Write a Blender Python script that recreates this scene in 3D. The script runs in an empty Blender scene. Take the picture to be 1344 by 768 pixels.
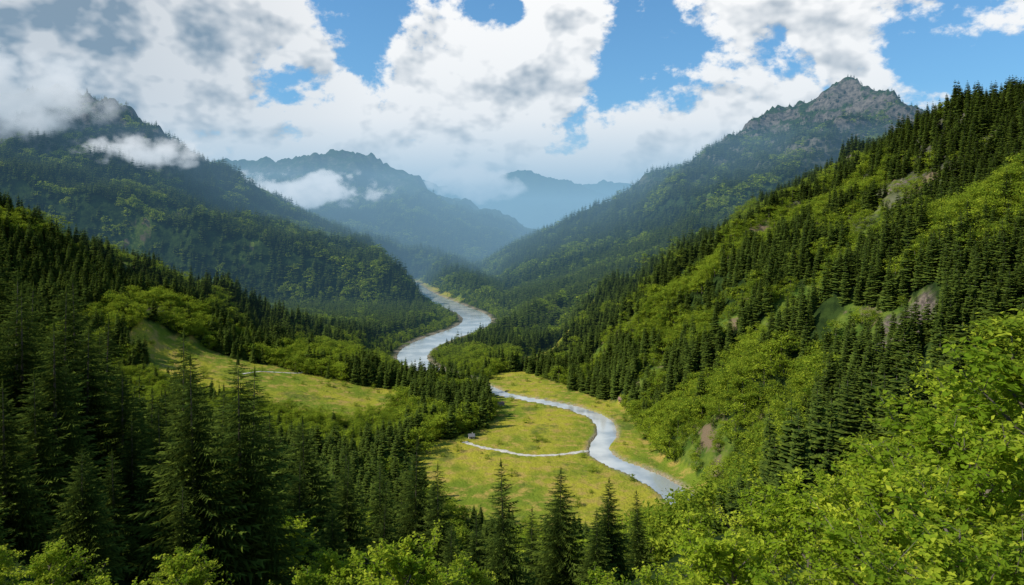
import bpy, math, random, time
import numpy as np
from mathutils import Vector, Euler
T0=time.time()
scene=bpy.context.scene
rng=np.random.default_rng(7)
random.seed(7)

# ------------------------------------------------------------------ noise
def _hash(ix,iy,seed):
    n=(ix*374761393+iy*668265263+seed*144269504)&0xffffffff
    n=((n^(n>>13))*1274126177)&0xffffffff
    return n^(n>>16)
def perlin(x,y,seed=0):
    x=np.asarray(x,dtype=np.float64); y=np.asarray(y,dtype=np.float64)
    ix=np.floor(x).astype(np.int64); iy=np.floor(y).astype(np.int64)
    fx=x-ix; fy=y-iy
    u=fx*fx*fx*(fx*(fx*6-15)+10); v=fy*fy*fy*(fy*(fy*6-15)+10)
    def g(dx,dy):
        a=_hash(ix+dx,iy+dy,seed)*(2*math.pi/4294967296.0)
        return np.cos(a)*(fx-dx)+np.sin(a)*(fy-dy)
    a=g(0,0); b=g(1,0); c=g(0,1); d=g(1,1)
    return 1.5*((a*(1-u)+b*u)*(1-v)+(c*(1-u)+d*u)*v)
def fbm(x,y,o=4,seed=0):
    s=0; a=1; t=0
    for i in range(o):
        s=s+a*perlin(x*2**i,y*2**i,seed+i*13); t+=a; a*=.5
    return s/t
def ridged(x,y,o=4,seed=0):
    s=0; a=1; t=0; w=1
    for i in range(o):
        n=1-np.abs(perlin(x*2**i+3.1*i,y*2**i,seed+i*17)); n=n*n
        s=s+a*n*w; t+=a; a*=.5; w=np.clip(n*1.3,0,1)
    return s/t
def smax(a,b,k):
    h=np.clip(.5+.5*(a-b)/k,0,1)
    return b*(1-h)+a*h+k*h*(1-h)
def sstep(a,b,x):
    t=np.clip((x-a)/(b-a),0,1); return t*t*(3-2*t)

# ------------------------------------------------------------------ layout (metres)
L1=[(-1300,820,360),(-1000,850,310),(-700,900,225),(-450,1000,108),(-230,1010,10)]
L2=[(-2900,2100,480),(-2300,2500,570),(-1950,2600,630),(-1689,2600,765),(-1560,2560,620),(-1380,2480,480),(-1173,2300,390),(-871,2100,200),(-577,1900,80),(-336,1750,12),(-190,1560,-15)]
R2=[(2900,2900,690),(1835,3000,710),(1640,3000,735),(1466,3000,835),(1290,3020,755),(1098,3030,665),(940,3100,565),(760,3200,440),(545,3300,295),(90,2900,100),(-190,2400,0)]
SP=[(560,2000,220),(400,1800,140),(150,1500,50),(-20,1200,18),(-90,1090,0)]
L3=[(-3200,4500,700),(-2119,4500,667),(-1718,4500,640),(-1400,4500,690),(-1165,4500,725),(-963,4500,670),(-763,4500,590),(-362,4400,390),(80,4000,70)]
L4=[(-1900,8000,900),(-1178,8000,850),(-700,8000,720),(-286,8000,640),(-60,8000,760),(161,8000,960),(330,8000,780),(518,7900,620),(900,7500,380)]
R4=[(-200,11500,780),(600,11500,880),(1178,11500,1020),(1660,11500,1130),(2100,11500,980),(3500,11500,1100)]
RIVER=[(-420,2700,36),(-275,2150,32),(-196,1900,31),(-144,1740,30),(-92,1580,30),(-74,1440,30),(-92,1320,29),(-124,1220,28),(-150,1110,25),(-146,1000,21),(-106,915,16),(-62,862,12),(-30,812,9),(-5,775,7.5),(30,748,7.5),(66,715,8),(88,670,8.5),(86,620,8.5),(74,580,8.5),(78,550,9),(98,520,10),(113,485,10.5),(116,450,10.5),(108,418,10),(90,380,9),(60,340,8)]
PATH=[(-42,596),(-28,582),(-12,573),(6,561),(22,557),(44,562),(66,572)]
PATH2=[(-300,760),(-285,785),(-262,800),(-250,815),(-262,832)]
M1=[(-20,700),(-28,780),(-32,850),(-18,905),(20,900),(48,850),(85,775),(118,715),(122,640),(120,570),(135,515),(150,460),(135,425),(40,415),(-40,440),(-85,500),(-85,560),(-60,600),(-28,640)]
M2=[(-112,733),(-165,652),(-290,672),(-375,705),(-425,750),(-430,795),(-375,822),(-330,822),(-246,814),(-125,790)]
M3=[(10,905),(75,1010),(130,1100),(150,1150),(110,1140),(60,1090),(10,1010)]
ROCKS=[(247,428,20),(262,448,14),(575,870,48),(500,1010,34),(660,930,50),(350,610,15),(430,760,20),(700,800,50)]

def catmull(P,n=14):
    P=np.array(P,float); out=[]
    for i in range(len(P)-1):
        p0=P[max(i-1,0)];p1=P[i];p2=P[i+1];p3=P[min(i+2,len(P)-1)]
        for k in range(n):
            t=k/n
            out.append(.5*((2*p1)+(-p0+p2)*t+(2*p0-5*p1+4*p2-p3)*t*t+(-p0+3*p1-3*p2+p3)*t**3))
    out.append(P[-1]); return np.array(out)
RV=catmull(RIVER,10)
def river_d(x,y):
    best=np.full(np.shape(x),1e9); wid=np.full(np.shape(x),10.0)
    m=(np.abs(x)<700)&(y>250)&(y<2900)
    xs=x[m]; ys=y[m]
    b=np.full(xs.shape,1e9); w=np.full(xs.shape,10.0)
    R=RV[::3]
    for i in range(len(R)-1):
        ax,ay,aw=R[i]; bx,by,bw=R[i+1]
        dx,dy=bx-ax,by-ay; t=np.clip(((xs-ax)*dx+(ys-ay)*dy)/(dx*dx+dy*dy),0,1)
        d=np.hypot(xs-ax-t*dx,ys-ay-t*dy); k=d<b
        b=np.where(k,d,b); w=np.where(k,aw+(bw-aw)*t,w)
    best[m]=b; wid[m]=w
    return best,wid
def ridge(x,y,P,s,k=1.0):
    best=np.full(np.shape(x),-1e5)
    for i in range(len(P)-1):
        ax,ay,az=P[i]; bx,by,bz=P[i+1]
        dx,dy=bx-ax,by-ay; t=np.clip(((x-ax)*dx+(y-ay)*dy)/(dx*dx+dy*dy),0,1)
        d=np.hypot(x-ax-t*dx,y-ay-t*dy)
        z=az+(bz-az)*t - s*d*(1.0+0.25*np.exp(-d/150.0)) 
        best=np.maximum(best,z)
    return best
def inpoly(x,y,P):
    c=np.zeros(np.shape(x),bool); n=len(P)
    for i in range(n):
        x1,y1=P[i]; x2,y2=P[(i+1)%n]
        if y1==y2: continue
        k=((y1>y)!=(y2>y))&(x<(x2-x1)*(y-y1)/(y2-y1)+x1)
        c^=k
    return c
def rockmask(x,y):
    r=np.zeros(np.shape(x))
    for cx,cy,rr in ROCKS:
        d=np.hypot((x-cx),(y-cy)*.8)/rr
        near=d<2
        if not np.any(near): continue
        q=np.where(near,sstep(1.15,.75,d+.9*fbm(x/18,y/18,3,131)),0)
        r=np.maximum(r,q)
    return r
def H(x,y,want_d=False):
    x=np.asarray(x,float); y=np.asarray(y,float)
    w=np.clip(y/1800,0,1.6)
    wx=x+w*(45*fbm(x/420,y/420,3,5)+12*fbm(x/70,y/70,2,8)); wy=y+w*(60*fbm(x/420,y/420,3,9)+14*fbm(x/70,y/70,2,11))
    far=ridge(wx,wy,L2,.60)
    far=smax(far,ridge(wx,wy,R2,.50),40)
    far=smax(far,ridge(wx,wy,L3,.42),40)
    far=smax(far,ridge(x,y,L4,.38),40)
    far=smax(far,ridge(x,y,R4,.35),40)
    a=np.clip(far/420,0,1)
    far=far+a*(125*(ridged(wx/620,wy/620,4,21)-.46)+42*(ridged(wx/150,wy/150,4,33)-.45))
    far=far+np.clip((far-380)/300,0,1)*np.clip(y/2500,0,1)*15*(ridged(wx/60,wy/60,3,51)-.5)
    sp=ridge(wx,wy,SP,.30)+8*fbm(x/90,y/90,3,4)
    l1=ridge(x+25*fbm(x/150,y/150,2,3),y+25*fbm(x/150,y/150,2,6),L1,.50)
    l1=l1+np.clip(l1/60,0,1)*(34*(ridged(x/210,y/210,3,61)-.5))
    # right hill
    ys=[-400,200,430,600,850,1000,1200,1400,1560,1750]
    xc=np.interp(y,ys,[700,700,750,780,770,750,600,450,260,180])
    zc=np.interp(y,ys,[430,430,425,420,395,362,275,165,50,-40])
    xb=np.interp(y,ys,[130,130,125,130,85,45,90,110,60,0])
    wob=40*fbm(x/230,y/230,3,14)+10*fbm(x/60,y/60,2,15)
    t=(xc-x+wob)/(xc-xb)
    r1=np.where(t>0,zc*(1-np.abs(t)**1.4),zc*(1-.12*np.abs(t)))
    r1=np.where(t>1, -(t-1)*zc*1.2, r1)
    r1=r1+np.clip(r1/70,0,1)*(56*(ridged(x/260,y/260,3,71)-.5)+7*fbm(x/45,y/45,2,72))
    r1=r1-np.clip(x-1100,0,1e4)*.25
    # own hill
    sa=np.sqrt(x*x+400)-20
    yy=np.maximum(y,0)
    l0=172-.5*yy-.1*np.maximum(0,y-150)+np.where(x<0,.38,.5)*sa+.15*np.maximum(-y,0)
    l0=np.minimum(l0,230)+np.clip(y/80,0,1)*7*fbm(x/60,y/60,3,81)
    floor=.8+1.4*fbm(x/90,y/90,3,91)+.5*fbm(x/14,y/14,2,95)
    floor=floor+.17*np.maximum(0,-150-x)*sstep(1500,900,y)+.02*np.maximum(0,np.abs(x)-300)
    z=smax(far,sp,14); z=smax(z,l1,16); z=smax(z,r1,10); z=smax(z,l0,12)
    z=smax(z,floor,7)
    rk=rockmask(x,y)
    z=z+rk*5*(ridged(x/13,y/13,3,141)-.35)
    d,wd=river_d(x,y)
    dd=d+3.0*fbm(x/16,y/16,3,97)*np.clip(wd/10,0,1)
    lo=.6+.25*fbm(x/9,y/9,2,98)
    z=np.where(z>lo,lo+(z-lo)*sstep(0,1,np.clip((dd-wd*1.15)/(wd*2.6+18),0,1)),z)
    z=-3+(z+3)*sstep(wd*.80,wd*1.16,dd)
    if want_d: return z,dd,wd
    return z
def masks(x,y,z):
    jx=x+14*fbm(x/30,y/30,3,111); jy=y+16*fbm(x/30,y/30,3,112)
    m=(inpoly(jx,jy,M1)&(z<7+4*fbm(x/20,y/20,2,113)))|inpoly(jx,jy,M2)|inpoly(jx,jy,M3)
    m=m.astype(float)
    m=np.maximum(m,((y>1850)&(z<7)&(fbm(x/160,y/160,2,5)>-.15)).astype(float))
    n=fbm(x/90,y/110,4,201)
    g=((x>60)&(y<1700)&(y>300)&(n>.16)&(z>5)&(z<430)).astype(float)
    g=np.maximum(g,((x<-150)&(y<1300)&(y>450)&(n>.33)).astype(float))
    g=np.maximum(g,((y>=1200)&(n>.40)&(z<450)).astype(float)*.8)
    return m,g

# ------------------------------------------------------------------ node helpers
def new_mat(name):
    m=bpy.data.materials.new(name); m.use_nodes=True
    nt=m.node_tree; nt.nodes.clear()
    return m,nt,nt.nodes.new('ShaderNodeOutputMaterial')
class NB:
    def __init__(s,nt): s.nt=nt
    def n(s,t,**k):
        nd=s.nt.nodes.new(t)
        for a,b in k.items(): setattr(nd,a,b)
        return nd
    def set(s,sock,v):
        if isinstance(v,bpy.types.NodeSocket): s.nt.links.new(v,sock)
        else: sock.default_value=v
    def math(s,op,a,b=0.0,c=None,clamp=False):
        nd=s.n('ShaderNodeMath',operation=op,use_clamp=clamp)
        s.set(nd.inputs[0],a); s.set(nd.inputs[1],b)
        if c is not None: s.set(nd.inputs[2],c)
        return nd.outputs[0]
    def vm(s,op,a,b=None):
        nd=s.n('ShaderNodeVectorMath',operation=op)
        s.set(nd.inputs[0],a)
        if b is not None: s.set(nd.inputs[1],b)
        return nd.outputs['Value'] if op in('LENGTH','DISTANCE','DOT_PRODUCT') else nd.outputs[0]
    def mr(s,v,a,b,c=0.0,d=1.0,smooth=True):
        nd=s.n('ShaderNodeMapRange'); nd.interpolation_type='SMOOTHSTEP' if smooth else 'LINEAR'
        s.set(nd.inputs[0],v)
        for i,q in enumerate((a,b,c,d)): s.set(nd.inputs[i+1],q)
        return nd.outputs[0]
    def mix(s,f,a,b):
        nd=s.n('ShaderNodeMix',data_type='RGBA')
        s.set(nd.inputs[0],f); s.set(nd.inputs[6],a); s.set(nd.inputs[7],b)
        return nd.outputs[2]
    def noise(s,vec,scale,detail=4,rough=.5,dist=0.0):
        nd=s.n('ShaderNodeTexNoise'); s.set(nd.inputs['Vector'],vec)
        nd.inputs['Scale'].default_value=scale; nd.inputs['Detail'].default_value=detail
        nd.inputs['Roughness'].default_value=rough; nd.inputs['Distortion'].default_value=dist
        return nd.outputs[0]
    def attr(s,name):
        return s.n('ShaderNodeAttribute',attribute_name=name).outputs['Fac']
def C(r,g,b): return (r,g,b,1.0)

# ------------------------------------------------------------------ materials
def mat_terrain():
    m,nt,out=new_mat('terrain_ground'); b=NB(nt)
    geo=b.n('ShaderNodeNewGeometry'); P=geo.outputs['Position']
    n1=b.noise(P,.012,4,.6); n2=b.noise(P,.09,4,.62); n3=b.noise(P,.9,3,.6); n4=b.noise(P,.03,5,.65)
    grass=b.mix(b.mr(n1,.38,.62),C(.15,.20,.022),C(.34,.31,.035))
    grass=b.mix(b.mr(n2,.46,.66),grass,C(.37,.27,.07))
    grass=b.mix(b.mr(n3,.5,.75,0,.6),grass,C(.07,.12,.02))
    grass=b.mix(b.mr(b.noise(P,.022,5,.7),.54,.64,0,.75),grass,C(.09,.13,.025))
    green=b.mix(b.mr(n2,.35,.65),C(.045,.085,.014),C(.13,.17,.028))
    green=b.mix(b.mr(n4,.50,.60),green,C(.17,.125,.08))
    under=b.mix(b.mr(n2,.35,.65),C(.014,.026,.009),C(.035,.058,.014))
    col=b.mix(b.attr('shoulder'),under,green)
    col=b.mix(b.attr('meadow'),col,grass)
    rock=b.mix(b.mr(b.noise(P,.05,6,.7),.35,.65),C(.040,.036,.034),C(.16,.135,.115))
    sep=b.n('ShaderNodeSeparateXYZ'); b.set(sep.inputs[0],geo.outputs['Normal'])
    rk=b.math('MULTIPLY',b.mr(b.math('ADD',sep.outputs[2],b.math('MULTIPLY',b.math('SUBTRACT',n4,.5),.8)),.72,.90,1,0),b.attr('high'))
    col=b.mix(rk,col,rock)
    rock2=b.mix(b.mr(b.noise(P,.22,5,.75),.38,.64),C(.06,.05,.044),C(.21,.165,.135))
    rock2=b.mix(b.mr(n2,.50,.60,0,.85),rock2,C(.07,.10,.025))
    col=b.mix(b.attr('outcrop'),col,rock2)
    sand=b.mix(b.mr(n3,.35,.65),C(.20,.15,.09),C(.40,.33,.24))
    col=b.mix(b.attr('gravel'),col,sand)
    bs=b.n('ShaderNodeBsdfDiffuse'); b.set(bs.inputs[0],col)
    bp=b.n('ShaderNodeBump'); bp.inputs['Strength'].default_value=.8; bp.inputs['Distance'].default_value=3.0
    h=b.math('ADD',b.math('MULTIPLY',n3,.12),b.math('MULTIPLY',b.noise(P,.06,6,.75),1.6))
    b.set(bp.inputs['Height'],h); b.set(bs.inputs['Normal'],bp.outputs[0])
    nt.links.new(bs.outputs[0],out.inputs[0]); return m
def mat_foliage(name,dark,light,tip,trans=.35,nscale=.02):
    m,nt,out=new_mat(name); b=NB(nt)
    oi=b.n('ShaderNodeObjectInfo')
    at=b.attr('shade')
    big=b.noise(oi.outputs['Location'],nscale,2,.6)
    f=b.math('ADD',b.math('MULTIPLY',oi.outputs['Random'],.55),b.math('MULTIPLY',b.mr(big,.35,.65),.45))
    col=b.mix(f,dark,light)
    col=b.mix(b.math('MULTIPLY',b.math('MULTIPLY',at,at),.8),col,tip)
    d=b.n('ShaderNodeBsdfDiffuse'); t=b.n('ShaderNodeBsdfTranslucent')
    b.set(d.inputs[0],col)
    tc=b.mix(.5,col,tip); b.set(t.inputs[0],tc)
    mx=b.n('ShaderNodeMixShader'); mx.inputs[0].default_value=trans
    nt.links.new(d.outputs[0],mx.inputs[1]); nt.links.new(t.outputs[0],mx.inputs[2])
    nt.links.new(mx.outputs[0],out.inputs[0]); return m
def mat_simple(name,c1,c2,scale=4,rough=.8):
    m,nt,out=new_mat(name); b=NB(nt)
    tc=b.n('ShaderNodeTexCoord')
    col=b.mix(b.mr(b.noise(tc.outputs['Object'],scale,5,.6),.3,.7),c1,c2)
    p=b.n('ShaderNodeBsdfPrincipled'); b.set(p.inputs['Base Color'],col); p.inputs['Roughness'].default_value=rough
    nt.links.new(p.outputs[0],out.inputs[0]); return m
MT=mat_terrain()
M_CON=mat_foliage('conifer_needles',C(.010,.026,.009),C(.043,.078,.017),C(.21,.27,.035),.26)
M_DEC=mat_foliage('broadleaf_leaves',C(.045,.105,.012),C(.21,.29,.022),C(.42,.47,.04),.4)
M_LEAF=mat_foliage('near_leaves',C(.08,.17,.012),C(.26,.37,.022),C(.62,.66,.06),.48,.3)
M_BARK=mat_simple('bark',C(.05,.04,.03),C(.16,.13,.10),12)
def mat_water():
    m,nt,out=new_mat('river_water'); b=NB(nt)
    geo=b.n('ShaderNodeNewGeometry'); P=geo.outputs['Position']
    p=b.n('ShaderNodeBsdfPrincipled'); b.set(p.inputs['Base Color'],b.mix(b.mr(b.noise(P,.03,3,.5),.4,.62),C(.32,.34,.33),C(.54,.54,.50)))
    p.inputs['Roughness'].default_value=.12; p.inputs['IOR'].default_value=2.2
    bp=b.n('ShaderNodeBump'); bp.inputs['Strength'].default_value=.10; bp.inputs['Distance'].default_value=.15
    b.set(bp.inputs['Height'],b.noise(P,.35,3,.5)); b.set(p.inputs['Normal'],bp.outputs[0])
    nt.links.new(p.outputs[0],out.inputs[0]); return m
M_WATER=mat_water()
M_PATH=mat_simple('pale_gravel',C(.34,.31,.26),C(.60,.57,.50),.5,.9)

def link(o,coll=None):
    (coll or scene.collection).objects.link(o); return o
def mesh_from(name,V,F,mats,shade=None,mi=None,smooth=False):
    me=bpy.data.meshes.new(name)
    V=np.asarray(V,np.float32); F=np.asarray(F,np.int32)
    k=F.shape[1]
    me.vertices.add(len(V)); me.vertices.foreach_set('co',V.ravel())
    me.loops.add(F.size); me.loops.foreach_set('vertex_index',F.ravel())
    me.polygons.add(len(F)); me.polygons.foreach_set('loop_start',np.arange(0,F.size,k,dtype=np.int32))
    try: me.polygons.foreach_set('loop_total',np.full(len(F),k,np.int32))
    except Exception: pass
    for mt in mats: me.materials.append(mt)
    if mi is not None: me.polygons.foreach_set('material_index',np.asarray(mi,np.int32))
    if shade is not None:
        a=me.attributes.new('shade','FLOAT','POINT'); a.data.foreach_set('value',np.asarray(shade,np.float32))
    me.update(calc_edges=True); me.validate()
    me.polygons.foreach_set('use_smooth',np.full(len(me.polygons),smooth,bool))
    return me

# ------------------------------------------------------------------ terrain
NX,NY=780,720
jy=np.linspace(0,math.log(13600/130.0),NY); yr=130*np.exp(jy)-250
u=np.linspace(-1,1,NX)
Y=np.repeat(yr[:,None],NX,1); X=u[None,:]*(260+.93*(Y+120))
X=X.ravel(); Y=Y.ravel()
Z,DD,WD=H(X,Y,True)
mm,gg=masks(X,Y,Z)
idx=np.arange(NX*NY).reshape(NY,NX)
F=np.stack([idx[:-1,:-1],idx[:-1,1:],idx[1:,1:],idx[1:,:-1]],-1).reshape(-1,4)
me=mesh_from('terrain',np.stack([X,Y,Z],1),F,[MT],smooth=True)
for nm,vals in (('meadow',mm),('shoulder',gg),('outcrop',rockmask(X,Y)),('gravel',sstep(1.6,1.05,DD/np.maximum(WD,1))*(Z<4)*np.clip(.75+fbm(X/25,Y/25,2,7)*1.6,0,1)),
                ('high',np.clip((Z-330)/220,.0,1)*np.where(Y<3700,1,.45)*(Y<6500)+.6*((X>350)&(Y<1600)&(Z>150)))):
    a=me.attributes.new(nm,'FLOAT','POINT'); a.data.foreach_set('value',np.asarray(vals,np.float32))
link(bpy.data.objects.new('terrain',me))
print('terrain',time.time()-T0)

# ------------------------------------------------------------------ river + paths
def ribbon(name,P,halfw,z,mat,n=10,zf=None):
    P=catmull(P,n); V=[];F=[]
    for i,p in enumerate(P):
        a=P[max(i-1,0)]; c=P[min(i+1,len(P)-1)]
        t=np.array([c[0]-a[0],c[1]-a[1]]); t/=np.linalg.norm(t)+1e-9; nrm=np.array([-t[1],t[0]])
        hw=halfw(p)
        for s in (-1,-.5,0,.5,1):
            q=p[:2]+nrm*hw*s*(1+(.3*math.sin(i*1.7)+.2*math.sin(i*.61) if abs(s)==1 and zf else 0))
            V.append((q[0],q[1],z if zf is None else float(H(np.array([q[0]]),np.array([q[1]]))[0])+zf*(1.6-abs(s))))
    for i in range(len(P)-1):
        for k in range(4):
            a=i*5+k; F.append((a,a+5,a+6,a+1))
    return link(bpy.data.objects.new(name,mesh_from(name,V,F,[mat],smooth=True)))
ribbon('river',RIVER,lambda p:p[2]*1.3,-.75,M_WATER)
ribbon('gravel_path',PATH,lambda p:2.3,0,M_PATH,10,.18)
ribbon('gravel_path',PATH2,lambda p:1.3,0,M_PATH,10,.2)

# ------------------------------------------------------------------ trees
class MB:
    def __init__(s): s.V=[];s.F=[];s.S=[];s.M=[]
    def tri(s,a,b,c,sh,m=0):
        i=len(s.V); s.V+= [a,b,c]; s.S+=[sh[0],sh[1],sh[2]] if isinstance(sh,tuple) else [sh]*3
        s.F.append((i,i+1,i+2)); s.M.append(m)
    def tube(s,P,R,k=6,m=1):
        base=len(s.V)
        for p,r in zip(P,R):
            for j in range(k):
                a=2*math.pi*j/k; s.V.append((p[0]+r*math.cos(a),p[1]+r*math.sin(a),p[2])); s.S.append(0)
        for i in range(len(P)-1):
            for j in range(k):
                a=base+i*k+j; b=base+i*k+(j+1)%k; c=a+k; d=b+k
                s.F+=[(a,b,d),(a,d,c)]; s.M+=[m,m]
    def mesh(s,name,mats): return mesh_from(name,s.V,s.F,mats,s.S,s.M)
def conifer(name,seed,levels,per,m,R=.17,wid=.34,sparse=.0,base=.05):
    r=random.Random(seed); b=MB()
    b.tube([(0,0,-.03),(0,0,.5),(0,0,.96)],[.012,.006,.0006],6 if m>3 else 4)
    for k in range(levels):
        t=(k+r.random()*.7)/levels
        z=base+(1-base-.02)*t
        L=R*((1-t)**.76)*(1.0+.10*math.sin(k*1.9+seed))+.014
        n=max(6 if m>3 else 5,int(per*(.6+.4*(1-t))))
        a0=r.random()*6.28
        for j in range(n):
            if r.random()<sparse: continue
            a=a0+6.283*j/n+r.uniform(-.25,.25); l=L*r.uniform(.62,1.2)
            dz=-.22-.26*(1-t)+r.uniform(-.16,.16); zz=z+r.uniform(-.010,.010)
            ca,sa=math.cos(a),math.sin(a)
            def pt(s,side=0,drop=0):
                return (ca*l*s-sa*side, sa*l*s+ca*side, zz+dz*l*s+.22*l*s*s-drop)
            if m<=3:
                w=l*wid*1.25
                p0=pt(.0); tip=pt(1.0); 
                le=pt(.55,w,.18*w+.1*l); ri=pt(.55,-w,.18*w+.1*l)
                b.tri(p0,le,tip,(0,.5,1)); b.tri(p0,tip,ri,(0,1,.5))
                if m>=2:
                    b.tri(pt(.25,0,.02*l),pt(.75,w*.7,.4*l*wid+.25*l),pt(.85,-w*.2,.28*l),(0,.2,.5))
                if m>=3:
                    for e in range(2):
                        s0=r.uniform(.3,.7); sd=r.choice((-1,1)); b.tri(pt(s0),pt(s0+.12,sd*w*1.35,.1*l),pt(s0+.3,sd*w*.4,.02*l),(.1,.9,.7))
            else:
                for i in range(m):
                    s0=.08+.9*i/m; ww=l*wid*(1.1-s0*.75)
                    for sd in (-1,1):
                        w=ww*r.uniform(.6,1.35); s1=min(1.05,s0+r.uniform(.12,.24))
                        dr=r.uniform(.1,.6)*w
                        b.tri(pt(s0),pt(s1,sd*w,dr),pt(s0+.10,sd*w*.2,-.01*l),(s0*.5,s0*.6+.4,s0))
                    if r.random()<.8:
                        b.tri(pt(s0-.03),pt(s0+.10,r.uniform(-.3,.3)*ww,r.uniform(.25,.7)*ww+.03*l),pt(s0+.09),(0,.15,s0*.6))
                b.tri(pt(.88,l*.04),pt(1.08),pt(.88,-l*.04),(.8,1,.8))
    b.tri((-.006,0,.94),(0,0,1.0),(.006,0,.94),.6); b.tri((0,-.006,.94),(0,0,1.0),(0,.006,.94),.6)
    return b.mesh(name,[M_CON,M_BARK])
def leafquads(b,cen,nrm,sz,sh,r):
    t=Vector((r.gauss(0,1),r.gauss(0,1),r.gauss(0,1))).cross(nrm)
    if t.length<1e-4: t=Vector((1,0,0))
    t.normalize(); s=nrm.cross(t); s.normalize(); c=Vector(cen)
    a=c-t*sz; d=c+t*sz; w=s*sz*.55; f=nrm*sz*.15
    b.tri(tuple(a),tuple(c+w+f),tuple(d),sh); b.tri(tuple(a),tuple(d),tuple(c-w+f),sh)
def broadleaf(name,seed,nclump,nleaf,lsz,mat,W=.36,zlo=.22,limbs=True,spread=.085):
    """unit height tree (clumped crown)"""
    r=random.Random(seed); b=MB()
    b.tube([(0,0,-.05),(.01,0,.2),(.0,.01,.45),(.01,.01,.75)],[.026,.02,.014,.005],4)
    cl=[]
    for i in range(nclump):
        for _ in range(50):
            a=r.random()*6.283; q=r.random()**.5; z=zlo+(0.97-zlo)*r.random()
            h=(z-zlo)/(1-zlo); prof=math.sin(math.pi*min(1,max(0.04,h**.8)))**.6*(1+.22*math.sin(a*3+seed)+.15*math.sin(a*5+h*7))
            rad=W*prof*(.45+.55*q); p=Vector((math.cos(a)*rad,math.sin(a)*rad,z))
            if all((p-c).length>spread*.75 for c in cl[-60:]): break
        cl.append(p)
    for c in cl:
        cs=spread*r.uniform(.7,1.3); cshade=r.uniform(0,.7)
        for k in range(nleaf):
            o=Vector((r.gauss(0,1),r.gauss(0,1),r.gauss(0,.62)))*(cs*.55); p=c+o
            out=(Vector((p.x,p.y,(p.z-.5)*.9))).normalized()
            nrm=(out*.6+Vector((0,0,.55))+Vector((r.gauss(0,1),r.gauss(0,1),r.gauss(0,1)))*.55).normalized()
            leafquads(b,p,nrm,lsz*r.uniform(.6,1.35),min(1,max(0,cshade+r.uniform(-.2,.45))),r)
    return b.mesh(name,[mat,M_BARK])
def leafy_tree(name,seed,nlimb=16,ntw=13,nl=30,lsz=.0125,W=.40):
    """near tree: trunk, ascending limbs, twigs with leaves strung along them; open, uneven crown"""
    r=random.Random(seed); b=MB()
    lean=(r.uniform(-.05,.05),r.uniform(-.05,.05))
    tp=lambda z:Vector((lean[0]*z+.012*math.sin(z*7+seed),lean[1]*z+.012*math.cos(z*6),z))
    b.tube([tuple(tp(q)) for q in(-.05,.15,.35,.55,.8)],[.026,.021,.016,.010,.003],6)
    for i in range(nlimb):
        t=(i+r.random())/nlimb; z0=.12+.62*t; a=i*2.4+r.uniform(-.4,.4)
        L=W*(1.05-.55*t)*r.uniform(.7,1.25); up=.35+.9*t+r.uniform(-.1,.25)
        d=Vector((math.cos(a),math.sin(a),up)).normalized()
        p=tp(z0); P=[p]; n=5
        for k in range(n):
            d=(d+Vector((r.gauss(0,.13),r.gauss(0,.13),r.gauss(.02,.10)))).normalized()
            p=p+d*L/n; P.append(p)
        b.tube([tuple(q) for q in P],[.009*(1-k/(n+.5)) for k in range(n+1)],4)
        lsh=r.uniform(-.3,.35)
        for w in range(ntw):
            s=.25+.75*(w+r.random())/ntw; k=min(n-1,int(s*n)); q=P[k].lerp(P[k+1],s*n-k)
            td=(d*.6+Vector((r.gauss(0,.7),r.gauss(0,.7),r.gauss(.25,.45)))).normalized()
            tl=L*r.uniform(.18,.46)
            e=q+td*tl+Vector((0,0,-.12*tl))
            b.tube([tuple(q),tuple(e)],[.0022,.0006],3)
            tsh=lsh+r.uniform(-.2,.35)
            for j in range(nl):
                f=.1+.95*(j+r.random())/nl; c=q.lerp(e,f)
                o=Vector((r.gauss(0,1),r.gauss(0,1),r.gauss(0,.6)))*(.013+.008*(1-f)); c=c+o
                nrm=(Vector((0,0,.8))+o*10+Vector((r.gauss(0,1),r.gauss(0,1),r.gauss(0,.8)))*.5).normalized()
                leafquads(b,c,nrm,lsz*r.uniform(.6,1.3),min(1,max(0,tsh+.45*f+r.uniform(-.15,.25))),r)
    return b.mesh(name,[M_LEAF,M_BARK])

con0=[conifer('pine_hi_%d'%i,i+3,42+3*i,13,8,R=.165+.02*i,wid=.26,sparse=.07) for i in range(4)]
con1=[conifer('pine_mid_%d'%i,i+23,20,9,3,R=.15+.025*i,wid=.38) for i in range(3)]
con2=[conifer('pine_far_%d'%i,i+43,8,6,1,R=.19+.03*i,wid=.6) for i in range(2)]
dec0=[leafy_tree('tree_hi_%d'%i,i+5,16+2*i,13,28,lsz=.0140,W=.42+.03*i) for i in range(4)]
dec1=[broadleaf('tree_mid_%d'%i,i+15,34,34,.030,M_DEC,W=.40+.04*i,zlo=.10,limbs=False,spread=.13) for i in range(3)]
dec2=[broadleaf('tree_far_%d'%i,i+35,12,12,.09,M_DEC,W=.42,zlo=.1,limbs=False,spread=.2) for i in range(2)]
print('trees built',time.time()-T0)

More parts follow.
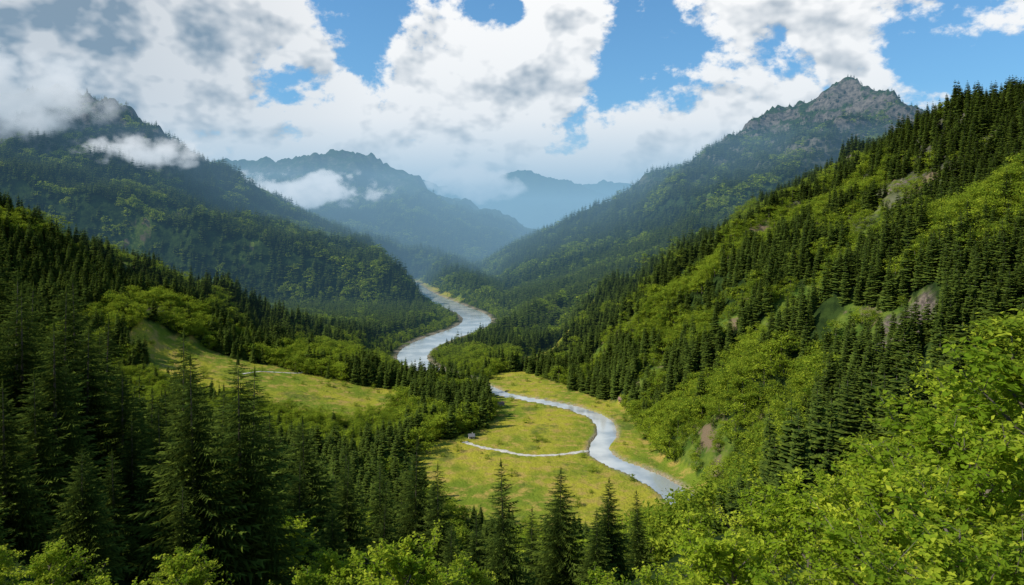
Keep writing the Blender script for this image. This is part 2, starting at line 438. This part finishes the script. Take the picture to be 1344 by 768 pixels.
def put(name,mesh,x,y,h,wide=1.0,sink=.3):
    o=bpy.data.objects.new(name,mesh); z=float(H(np.array([x]),np.array([y]))[0])-sink
    o.location=(x,y,z); o.scale=(h*wide,h*wide,h); o.rotation_euler=(random.uniform(-.03,.03),random.uniform(-.03,.03),random.random()*6.28)
    return link(o)
hero=[(-62,85,32),(-66,100,34),(-71,112,36),(-53,110,36),(-46,120,37),(-39,130,33),(-19,132,34),(-13,120,28),(-1,119,29.5),(9,130,28.5),(19,135,23),(-27,140,30),(-37,150,31),(-43,100,29),(-39,76,20),
(-48,72,24),(-33,105,24),(-55,88,28),(-30,122,27),(-21,110,20),(-75,125,33),(-85,140,32),(-95,150,33),(-105,160,31),(-84,118,32),(-60,130,30),(-50,140,32),(-7,140,24),(4,145,23),(-24,92,15),(-32,84,17),(-45,90,24),(28,150,19),(-52,62,20),(-43,62,17),(-58,74,26),(-36,62,12),(14,112,17),(-66,76,26),(-9,100,15),(-70,140,30),(-100,135,31),(-30,160,29),(-42,165,28),(-74,94,34),(-80,104,36),(-59,70,25),
(-40,54,14),(-46,56,17),(-34,54,11),(-37,47,10),(-29,60,11)]
hp=[]
for i,(x,y,h) in enumerate(hero):
    put('pine_tree',con0[(i*7)%4],x,y,h,random.uniform(1.0,1.3)); hp.append((x,y))
for yy_ in np.arange(64,150,8.0):
    for xx_ in np.arange(-.85*yy_,-.40*yy_,8.0):
        x=xx_+random.uniform(-2.5,2.5); y=yy_+random.uniform(-2.5,2.5)
        if all(math.hypot(x-a_,y-b_)>4.2 for a_,b_ in hp):
            put('pine_tree',con0[random.randrange(4)],x,y,random.uniform(17,27),random.uniform(1.0,1.3)); hp.append((x,y))
bl=[(27,35,16,0),(26,40,14,1),(31,43,15,2),(22,40,11,3),(20,46,12,0),(13,40,10.5,1),(8.5,35,9,2),(3.5,32,7.0,0),(1,46,7.5,1),(-9,55,12,2),(-14,46,7,1),(-22,46,6.5,3),(-21,36,4.6,2),(-27,40,5,1),
(13.5,21,8.2,1),(9.5,20,7.0,3),(17,26,9.5,2),(21,30,12,1),(12,29,8,0),(5,24,5.6,2),(28,52,12,1),(16,56,11,2),(38,55,15,0),(24,62,12,3),(45,68,14,2),(34,70,12,1),(8,60,8,1),(-3,62,7,0),(18,34,9,0),
(-17,66,9,1),(-26,78,11,0),(-5,76,9,3),(-24,33,3.6,0),(-31,40,4.2,3),(-28,34,2.8,1)]
for i,(x,y,h,v) in enumerate(bl):
    put('broadleaf_tree',dec0[v],x,y,h,random.uniform(.95,1.25)); hp.append((x,y))

def make_coll(name,meshes):
    c=bpy.data.collections.new(name)
    for i,m in enumerate(meshes):
        c.objects.link(bpy.data.objects.new('%s_%02d'%(name,i),m))
    return c
def gn_forest(name,P,S,R,I,coll):
    me=bpy.data.meshes.new(name); n=len(P)
    me.vertices.add(n); me.vertices.foreach_set('co',P.astype(np.float32).ravel())
    a=me.attributes.new('scl','FLOAT_VECTOR','POINT'); a.data.foreach_set('vector',S.astype(np.float32).ravel())
    a=me.attributes.new('rot','FLOAT_VECTOR','POINT'); a.data.foreach_set('vector',R.astype(np.float32).ravel())
    a=me.attributes.new('pick','INT','POINT'); a.data.foreach_set('value',I.astype(np.int32))
    o=link(bpy.data.objects.new(name,me))
    ng=bpy.data.node_groups.new(name+'_scatter','GeometryNodeTree')
    ng.interface.new_socket('Geometry',in_out='INPUT',socket_type='NodeSocketGeometry')
    ng.interface.new_socket('Geometry',in_out='OUTPUT',socket_type='NodeSocketGeometry')
    N=ng.nodes; gi=N.new('NodeGroupInput'); go=N.new('NodeGroupOutput')
    ci=N.new('GeometryNodeCollectionInfo'); ci.inputs['Collection'].default_value=coll
    ci.inputs['Separate Children'].default_value=True; ci.inputs['Reset Children'].default_value=True
    ip=N.new('GeometryNodeInstanceOnPoints'); ip.inputs['Pick Instance'].default_value=True
    def na(nm,t):
        q=N.new('GeometryNodeInputNamedAttribute'); q.data_type=t; q.inputs[0].default_value=nm
        return [s for s in q.outputs if s.enabled][0]
    L=ng.links
    L.new(gi.outputs[0],ip.inputs['Points']); L.new(ci.outputs[0],ip.inputs['Instance'])
    L.new(na('pick','INT'),ip.inputs['Instance Index']); L.new(na('rot','FLOAT_VECTOR'),ip.inputs['Rotation'])
    L.new(na('scl','FLOAT_VECTOR'),ip.inputs['Scale']); L.new(ip.outputs[0],go.inputs[0])
    md=o.modifiers.new('scatter','NODES'); md.node_group=ng
    print(name,n)
    return o
def band(y0,y1,cell,xf,seed):
    r=np.random.default_rng(seed)
    w=xf*y1+80
    gx,gy=np.meshgrid(np.arange(-w,w,cell),np.arange(y0,y1,cell))
    x=(gx+r.uniform(-.48,.48,gx.shape)*cell).ravel(); y=(gy+r.uniform(-.48,.48,gy.shape)*cell).ravel()
    k=(np.abs(x)<xf*y+80)&(y>=y0)&(y<y1); x=x[k];y=y[k]
    z,dd,wd=H(x,y,True)
    m,g=masks(x,y,z)
    e=6.0
    sx=(H(x+e,y)-z)/e; sy=(H(x,y+e)-z)/e; sl=np.hypot(sx,sy)
    p=np.ones(x.shape); p[m>.5]=.05; p=np.where((m>.5)&(x<-100),.13,p); p=np.where((m<.5)&(g>.5),.78,p)
    # broadleaf belts along both banks in the meadow
    p=np.where((m>.5)&(dd<wd*1.25+13)&(x>0)&(y<800)&(fbm(x/35,y/35,2,151)>.12),.45,p)
    p=np.where(dd<wd*1.25+4,0,p); p=np.where((sl>1.15)&(z>90),p*.5,p)
    hi=sstep(430,780,z+190*fbm(x/140,y/140,3,77)); p=p*(1-.85*hi)
    # outcrops and the ground just in front of them carry almost no trees
    rk=np.maximum(rockmask(x,y),rockmask(x,y+12)); p=p*(1-.85*(rk>.3))
    p=np.where((sy<-.35)&(y>900),0,p)
    k=r.random(x.shape)<p
    return x[k],y[k],z[k],sl[k],g[k],m[k],dd[k]-wd[k],r
FOREST=[('forest',con1,dec1,[(62,450,6.6,.80),(450,1150,8.0,.80)]),
        ('far_forest',con2,dec2,[(1150,1900,9.5,.80),(1900,2800,12.0,.80),(2800,4100,16.0,.78)])]
for name,cm,dm,bands in FOREST:
    coll=make_coll(name+'_kinds',cm+dm); nc=len(cm); nd=len(dm)
    PP=[];SS=[];RR=[];II=[]
    for bi,(y0,y1,cell,xf) in enumerate(bands):
        x,y,z,sl,g,m,rd,r=band(y0,y1,cell,xf,bi*11+len(name))
        n=len(x)
        dn=fbm(x/150,y/150,3,301)+.6*fbm(x/25,y/25,2,302)
        low=(x<-100)&(x>-460)&(y>545)&(y<700)&(m<.5)
        bias=np.where((x>110)&(y<640)&(z<85),.42,0)+np.where((x<-200)&(y<900)&(z<100)&(y>600),.25,0)+np.where((z<6)&(y<1000),.10,0)+np.where(g>.5,.45,0)+np.where(low,.26,0)
        flat=(rd<60)&(z<26)&((y>980)|((x<-35)&(y>840)))&(y<2300)
        dec=((dn+bias)>np.where(y<1150,.17,.30))|(flat&(r.random(n)<.5))|(m>.5)
        hgt=np.where(dec,r.uniform(11,21,n),r.uniform(19,35,n))*np.where(m>.5,r.uniform(.10,.42,n),1)*np.where(g>.5,r.uniform(.3,.75,n),1)
        hgt=np.where(flat,hgt*r.uniform(.3,.6,n),hgt)
        hgt=np.where(low,hgt*.62,hgt)
        hgt=hgt*np.where(y>1900,1.1,1)*(1-.45*sstep(450,750,z))
        if y0<100:
            k=np.ones(n,bool)
            for hx,hy in hp: k&=np.hypot(x-hx,y-hy)>3.2
            k&=~((y<155)&(x<60)); k&=~((y<165)&(x>-.30*y)); k&=~(y<90)
            k&=~((y>330)&(np.abs(x-20)<70)&(r.random(n)<.55))
            hgt=np.where((y<170),np.minimum(hgt,28),hgt)
            hgt=np.where((x>-20)&(x<70)&(y<300)&(y>100),np.minimum(hgt,17),hgt)
            hgt=np.where((x>-40)&(x<100)&(y<450)&(y>=300),np.minimum(hgt,12),hgt)
            x,y,z,dec,hgt=[q[k] for q in (x,y,z,dec,hgt)]; n=len(x)
        wide=r.uniform(.85,1.25,n)*np.where(dec,1.2,1.05)*np.where(y>1900,1.25,1)
        PP.append(np.stack([x,y,z-.4],1)); SS.append(np.stack([hgt*wide,hgt*wide,hgt],1))
        RR.append(np.stack([r.uniform(-.04,.04,n),r.uniform(-.04,.04,n),r.uniform(0,6.28,n)],1))
        II.append(np.where(dec,nc+r.integers(0,nd,n),r.integers(0,nc,n)))
    gn_forest(name,np.concatenate(PP),np.concatenate(SS),np.concatenate(RR),np.concatenate(II),coll)
print('forests',time.time()-T0)

# ------------------------------------------------------------------ cabins
W1=mat_simple('cabin_timber',C(.16,.09,.06),C(.26,.16,.11),3); W2=mat_simple('cabin_plaster',C(.5,.45,.4),C(.62,.57,.5),2)
RF=mat_simple('roof_tiles',C(.18,.10,.08),C(.28,.16,.13),3); RF2=mat_simple('roof_slate',C(.10,.10,.11),C(.18,.18,.19),3)
GL=mat_simple('window_glass',C(.03,.04,.05),C(.06,.07,.08),1,.15); DR=mat_simple('door_wood',C(.09,.05,.03),C(.14,.08,.05),5)
def box(name,sx,sy,sz,loc,mat,par):
    V=[(a*sx/2,b*sy/2,c*sz) for c in(0,1) for a,b in((-1,-1),(1,-1),(1,1),(-1,1))]
    F=[(3,2,1,0),(4,5,6,7),(0,1,5,4),(1,2,6,5),(2,3,7,6),(3,0,4,7)]
    o=link(bpy.data.objects.new(name,mesh_from(name,V,F,[mat]))); o.location=loc; o.parent=par; return o
def cabin(x,y,rot,L=9,Wd=6.5,Hh=3.0,wall=W1,roof=RF):
    e=link(bpy.data.objects.new('cabin',None)); z=float(H(np.array([x]),np.array([y]))[0])
    e.location=(x,y,z-.2); e.rotation_euler=(0,0,rot)
    l,w,rh=L/2,Wd/2,Wd*.42
    V=[(-l,-w,0),(l,-w,0),(l,w,0),(-l,w,0),(-l,-w,Hh),(l,-w,Hh),(l,w,Hh),(-l,w,Hh),(-l,0,Hh+rh),(l,0,Hh+rh)]
    T=[(0,1,5),(0,5,4),(2,3,7),(2,7,6),(1,2,6),(1,6,5),(3,0,4),(3,4,7),(5,6,9),(7,4,8)]
    o=link(bpy.data.objects.new('walls',mesh_from('walls',V,T,[wall]))); o.parent=e
    V=[];Fq=[]
    for s in(-1,1):
        i=len(V); ee=w+.6; ez=Hh-.6*rh/w
        for dz in (.05,.28):
            V+=[(-l-.5,s*ee,ez+dz),(l+.5,s*ee,ez+dz),(l+.5,s*.0,Hh+rh+dz),(-l-.5,s*.0,Hh+rh+dz)]
        Fq+=[(i,i+1,i+2,i+3),(i+4,i+5,i+6,i+7),(i,i+1,i+5,i+4),(i+1,i+2,i+6,i+5),(i+3,i,i+4,i+7)]
    o=link(bpy.data.objects.new('roof',mesh_from('roof',V,Fq,[roof]))); o.parent=e
    box('door',1.0,.08,2.1,(0,-w-.05,0.1),DR,e)
    for k,xx in enumerate((-l*.6,l*.6)):
        box('window_%d'%(k+1),1.2,.07,1.1,(xx,-w-.045,1.2),GL,e); box('window_%d'%(k+3),1.2,.07,1.1,(xx,w+.045,1.2),GL,e)
    box('chimney',.7,.7,1.8,(l*.4,.9,Hh+rh-.9),W2,e)
for a in [(-12,722,.4,6,4.5,2.4,W2,RF),(-36,606,.2,5,4,2.4,W2,RF2),(116,722,-.5,6,4.5,2.6,W1,RF),(122,705,.2,6,4.5,2.4,W2,RF2)]:
    cabin(*a)

# ------------------------------------------------------------------ haze and low cloud (volumes whose glow stands for scattered light)
def volbox(name,x0,x1,y0,y1,z0,z1,sig,col):
    m,nt,out=new_mat(name); b=NB(nt)
    a=b.n('ShaderNodeVolumeAbsorption'); a.inputs['Color'].default_value=C(0,0,0); a.inputs['Density'].default_value=sig
    e=b.n('ShaderNodeEmission'); e.inputs[0].default_value=C(*col); e.inputs[1].default_value=sig  # emission stands in for skylight scattered by the haze
    s=b.n('ShaderNodeAddShader'); nt.links.new(a.outputs[0],s.inputs[0]); nt.links.new(e.outputs[0],s.inputs[1])
    nt.links.new(s.outputs[0],out.inputs['Volume'])
    V=[(x,y,z) for z in(z0,z1) for x,y in((x0,y0),(x1,y0),(x1,y1),(x0,y1))]
    F=[(3,2,1,0),(4,5,6,7),(0,1,5,4),(1,2,6,5),(2,3,7,6),(3,0,4,7)]
    return link(bpy.data.objects.new(name,mesh_from(name,V,F,[m])))
volbox('air_haze',-9000,9000,900,9500,-60,980,1/9000,(.17,.38,.58))
volbox('valley_haze',-8900,8900,2200,9400,-55,560,1/3300,(.33,.56,.75))
def cloudvol(name,loc,size,dens,seed,thr=.5,top=(.95,.97,1.0),bot=(.5,.58,.66)):
    m,nt,out=new_mat(name); b=NB(nt)
    tc=b.n('ShaderNodeTexCoord'); O=tc.outputs['Object']
    ln=b.vm('LENGTH',O)
    v=b.vm('MULTIPLY',b.vm('ADD',O,(seed,seed*.7,0)),(size[0]/size[2]*.5,size[1]/size[2]*.5,.5*1.3))
    n=b.noise(v,2.1,5,.6)
    q=b.math('SUBTRACT',b.math('ADD',n,b.math('MULTIPLY',b.math('SUBTRACT',1.0,ln),.42)),thr+.16)
    dn=b.math('MULTIPLY',b.math('MAXIMUM',q,0.0),dens*9)
    dn=b.math('MULTIPLY',dn,b.mr(ln,.75,1.0,1,0))
    sp=b.n('ShaderNodeSeparateXYZ'); b.set(sp.inputs[0],O)
    col=b.mix(b.mr(b.math('ADD',sp.outputs[2],b.math('MULTIPLY',b.math('SUBTRACT',n,.5),2.0)),-.7,.5),C(*bot),C(*top))  # paler top, greyer underside: cloud shading put into the glow colour
    a=b.n('ShaderNodeVolumeAbsorption'); a.inputs['Color'].default_value=C(0,0,0); b.set(a.inputs['Density'],dn)
    e=b.n('ShaderNodeEmission'); b.set(e.inputs[0],col); b.set(e.inputs[1],dn)
    s=b.n('ShaderNodeAddShader'); nt.links.new(a.outputs[0],s.inputs[0]); nt.links.new(e.outputs[0],s.inputs[1])
    nt.links.new(s.outputs[0],out.inputs['Volume'])
    try: m.cycles.volume_step_rate=1.0
    except Exception as ex: print(ex)
    V=[(x,y,z) for z in(-1,1) for x,y in((-1,-1),(1,-1),(1,1),(-1,1))]
    F=[(3,2,1,0),(4,5,6,7),(0,1,5,4),(1,2,6,5),(2,3,7,6),(3,0,4,7)]
    o=link(bpy.data.objects.new(name,mesh_from(name,V,F,[m]))); o.location=loc; o.scale=size; return o
cloudvol('cloud',(-1080,3450,415),(540,200,140),.024,1.3,.50)
cloudvol('cloud',(-1780,2250,650),(560,200,220),.014,4.1,.44,(.85,.89,.93),(.42,.50,.57))
cloudvol('cloud',(-330,5600,600),(520,200,200),.014,7.7,.44)
cloudvol('cloud',(-1230,2250,455),(300,120,75),.012,2.6,.46,(.85,.89,.93),(.55,.63,.70))

# ------------------------------------------------------------------ sun + sky
el=math.radians(44); az=math.radians(-104)
sd=Vector((math.sin(az)*math.cos(el),math.cos(az)*math.cos(el),math.sin(el)))
sl=bpy.data.lights.new('sun','SUN'); sl.energy=5.0; sl.angle=math.radians(.6); sl.color=(1,.94,.79)
so=link(bpy.data.objects.new('sun',sl)); so.rotation_euler=(-sd).to_track_quat('-Z','Y').to_euler(); so.location=(0,0,600)
w=bpy.data.worlds.new('World'); scene.world=w; w.use_nodes=True; nt=w.node_tree; nt.nodes.clear(); b=NB(nt)
out=nt.nodes.new('ShaderNodeOutputWorld'); bg=nt.nodes.new('ShaderNodeBackground')
sky=nt.nodes.new('ShaderNodeTexSky'); sky.sky_type='NISHITA'; sky.sun_disc=False; sky.sun_elevation=el; sky.sun_rotation=az; sky.air_density=1.0; sky.dust_density=.6; sky.ozone_density=2.0
tc=b.n('ShaderNodeTexCoord'); D=tc.outputs['Generated']
sp=b.n('ShaderNodeSeparateXYZ'); b.set(sp.inputs[0],D)
vz=sp.outputs[2]
V1=b.vm('MULTIPLY',D,(1.0,1.0,1.45))
def cl(off,det):
    vv=b.vm('ADD',V1,off)
    return b.noise(vv,6.4,det,.60,.1)
n0=cl((3.3,1.2,.4),9); n1=cl((3.3-.014,1.2,.4+.030),4); n0s=cl((3.3,1.2,.4),4)
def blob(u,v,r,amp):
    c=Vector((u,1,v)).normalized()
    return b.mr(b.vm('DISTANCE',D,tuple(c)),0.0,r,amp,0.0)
cov=b.mr(vz,.40,.66,.030,-.14)  # cloud thinned overhead, out of view, to deepen the lighting contrast
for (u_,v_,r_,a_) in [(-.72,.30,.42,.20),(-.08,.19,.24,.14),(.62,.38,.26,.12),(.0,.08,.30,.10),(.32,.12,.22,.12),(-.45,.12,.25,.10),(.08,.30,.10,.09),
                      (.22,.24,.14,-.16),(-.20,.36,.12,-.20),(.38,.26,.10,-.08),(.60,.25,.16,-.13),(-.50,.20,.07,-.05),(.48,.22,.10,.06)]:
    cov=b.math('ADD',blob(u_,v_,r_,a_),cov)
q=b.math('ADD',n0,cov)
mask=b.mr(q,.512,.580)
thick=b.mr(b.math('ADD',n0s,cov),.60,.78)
lit=b.math('ADD',b.math('MULTIPLY',b.math('SUBTRACT',n0s,n1),5.4),1.0)
lit=b.math('ADD',lit,b.math('MULTIPLY',b.math('SUBTRACT',n0,n0s),1.8))
lit=b.math('SUBTRACT',lit,b.math('MULTIPLY',thick,.44),clamp=True)
lit=b.math('SUBTRACT',lit,blob(-.78,.36,.55,.52))
lit=b.math('ADD',lit,blob(.0,.14,.32,.16),clamp=True)
ccol=b.mix(lit,C(.24,.32,.41),C(1.10,1.08,1.06))
skyc=b.vm('MULTIPLY',sky.outputs[0],(.085,.138,.165))
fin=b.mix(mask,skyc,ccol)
veil=b.mr(vz,.03,.19,.85,0.0)
fin=b.mix(veil,fin,C(1.05,1.08,1.10))
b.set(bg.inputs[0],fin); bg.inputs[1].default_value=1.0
nt.links.new(bg.outputs[0],out.inputs[0])

# ------------------------------------------------------------------ camera
cam=bpy.data.cameras.new('camera'); cam.lens=24; cam.sensor_width=36; cam.shift_y=-.055; cam.clip_start=.3; cam.clip_end=60000
co=link(bpy.data.objects.new('camera',cam)); co.location=(0,0,180); co.rotation_euler=(math.radians(90),0,0)
scene.camera=co
scene.view_settings.view_transform='Standard'; scene.view_settings.look='None'; scene.view_settings.exposure=0
print('done',time.time()-T0)
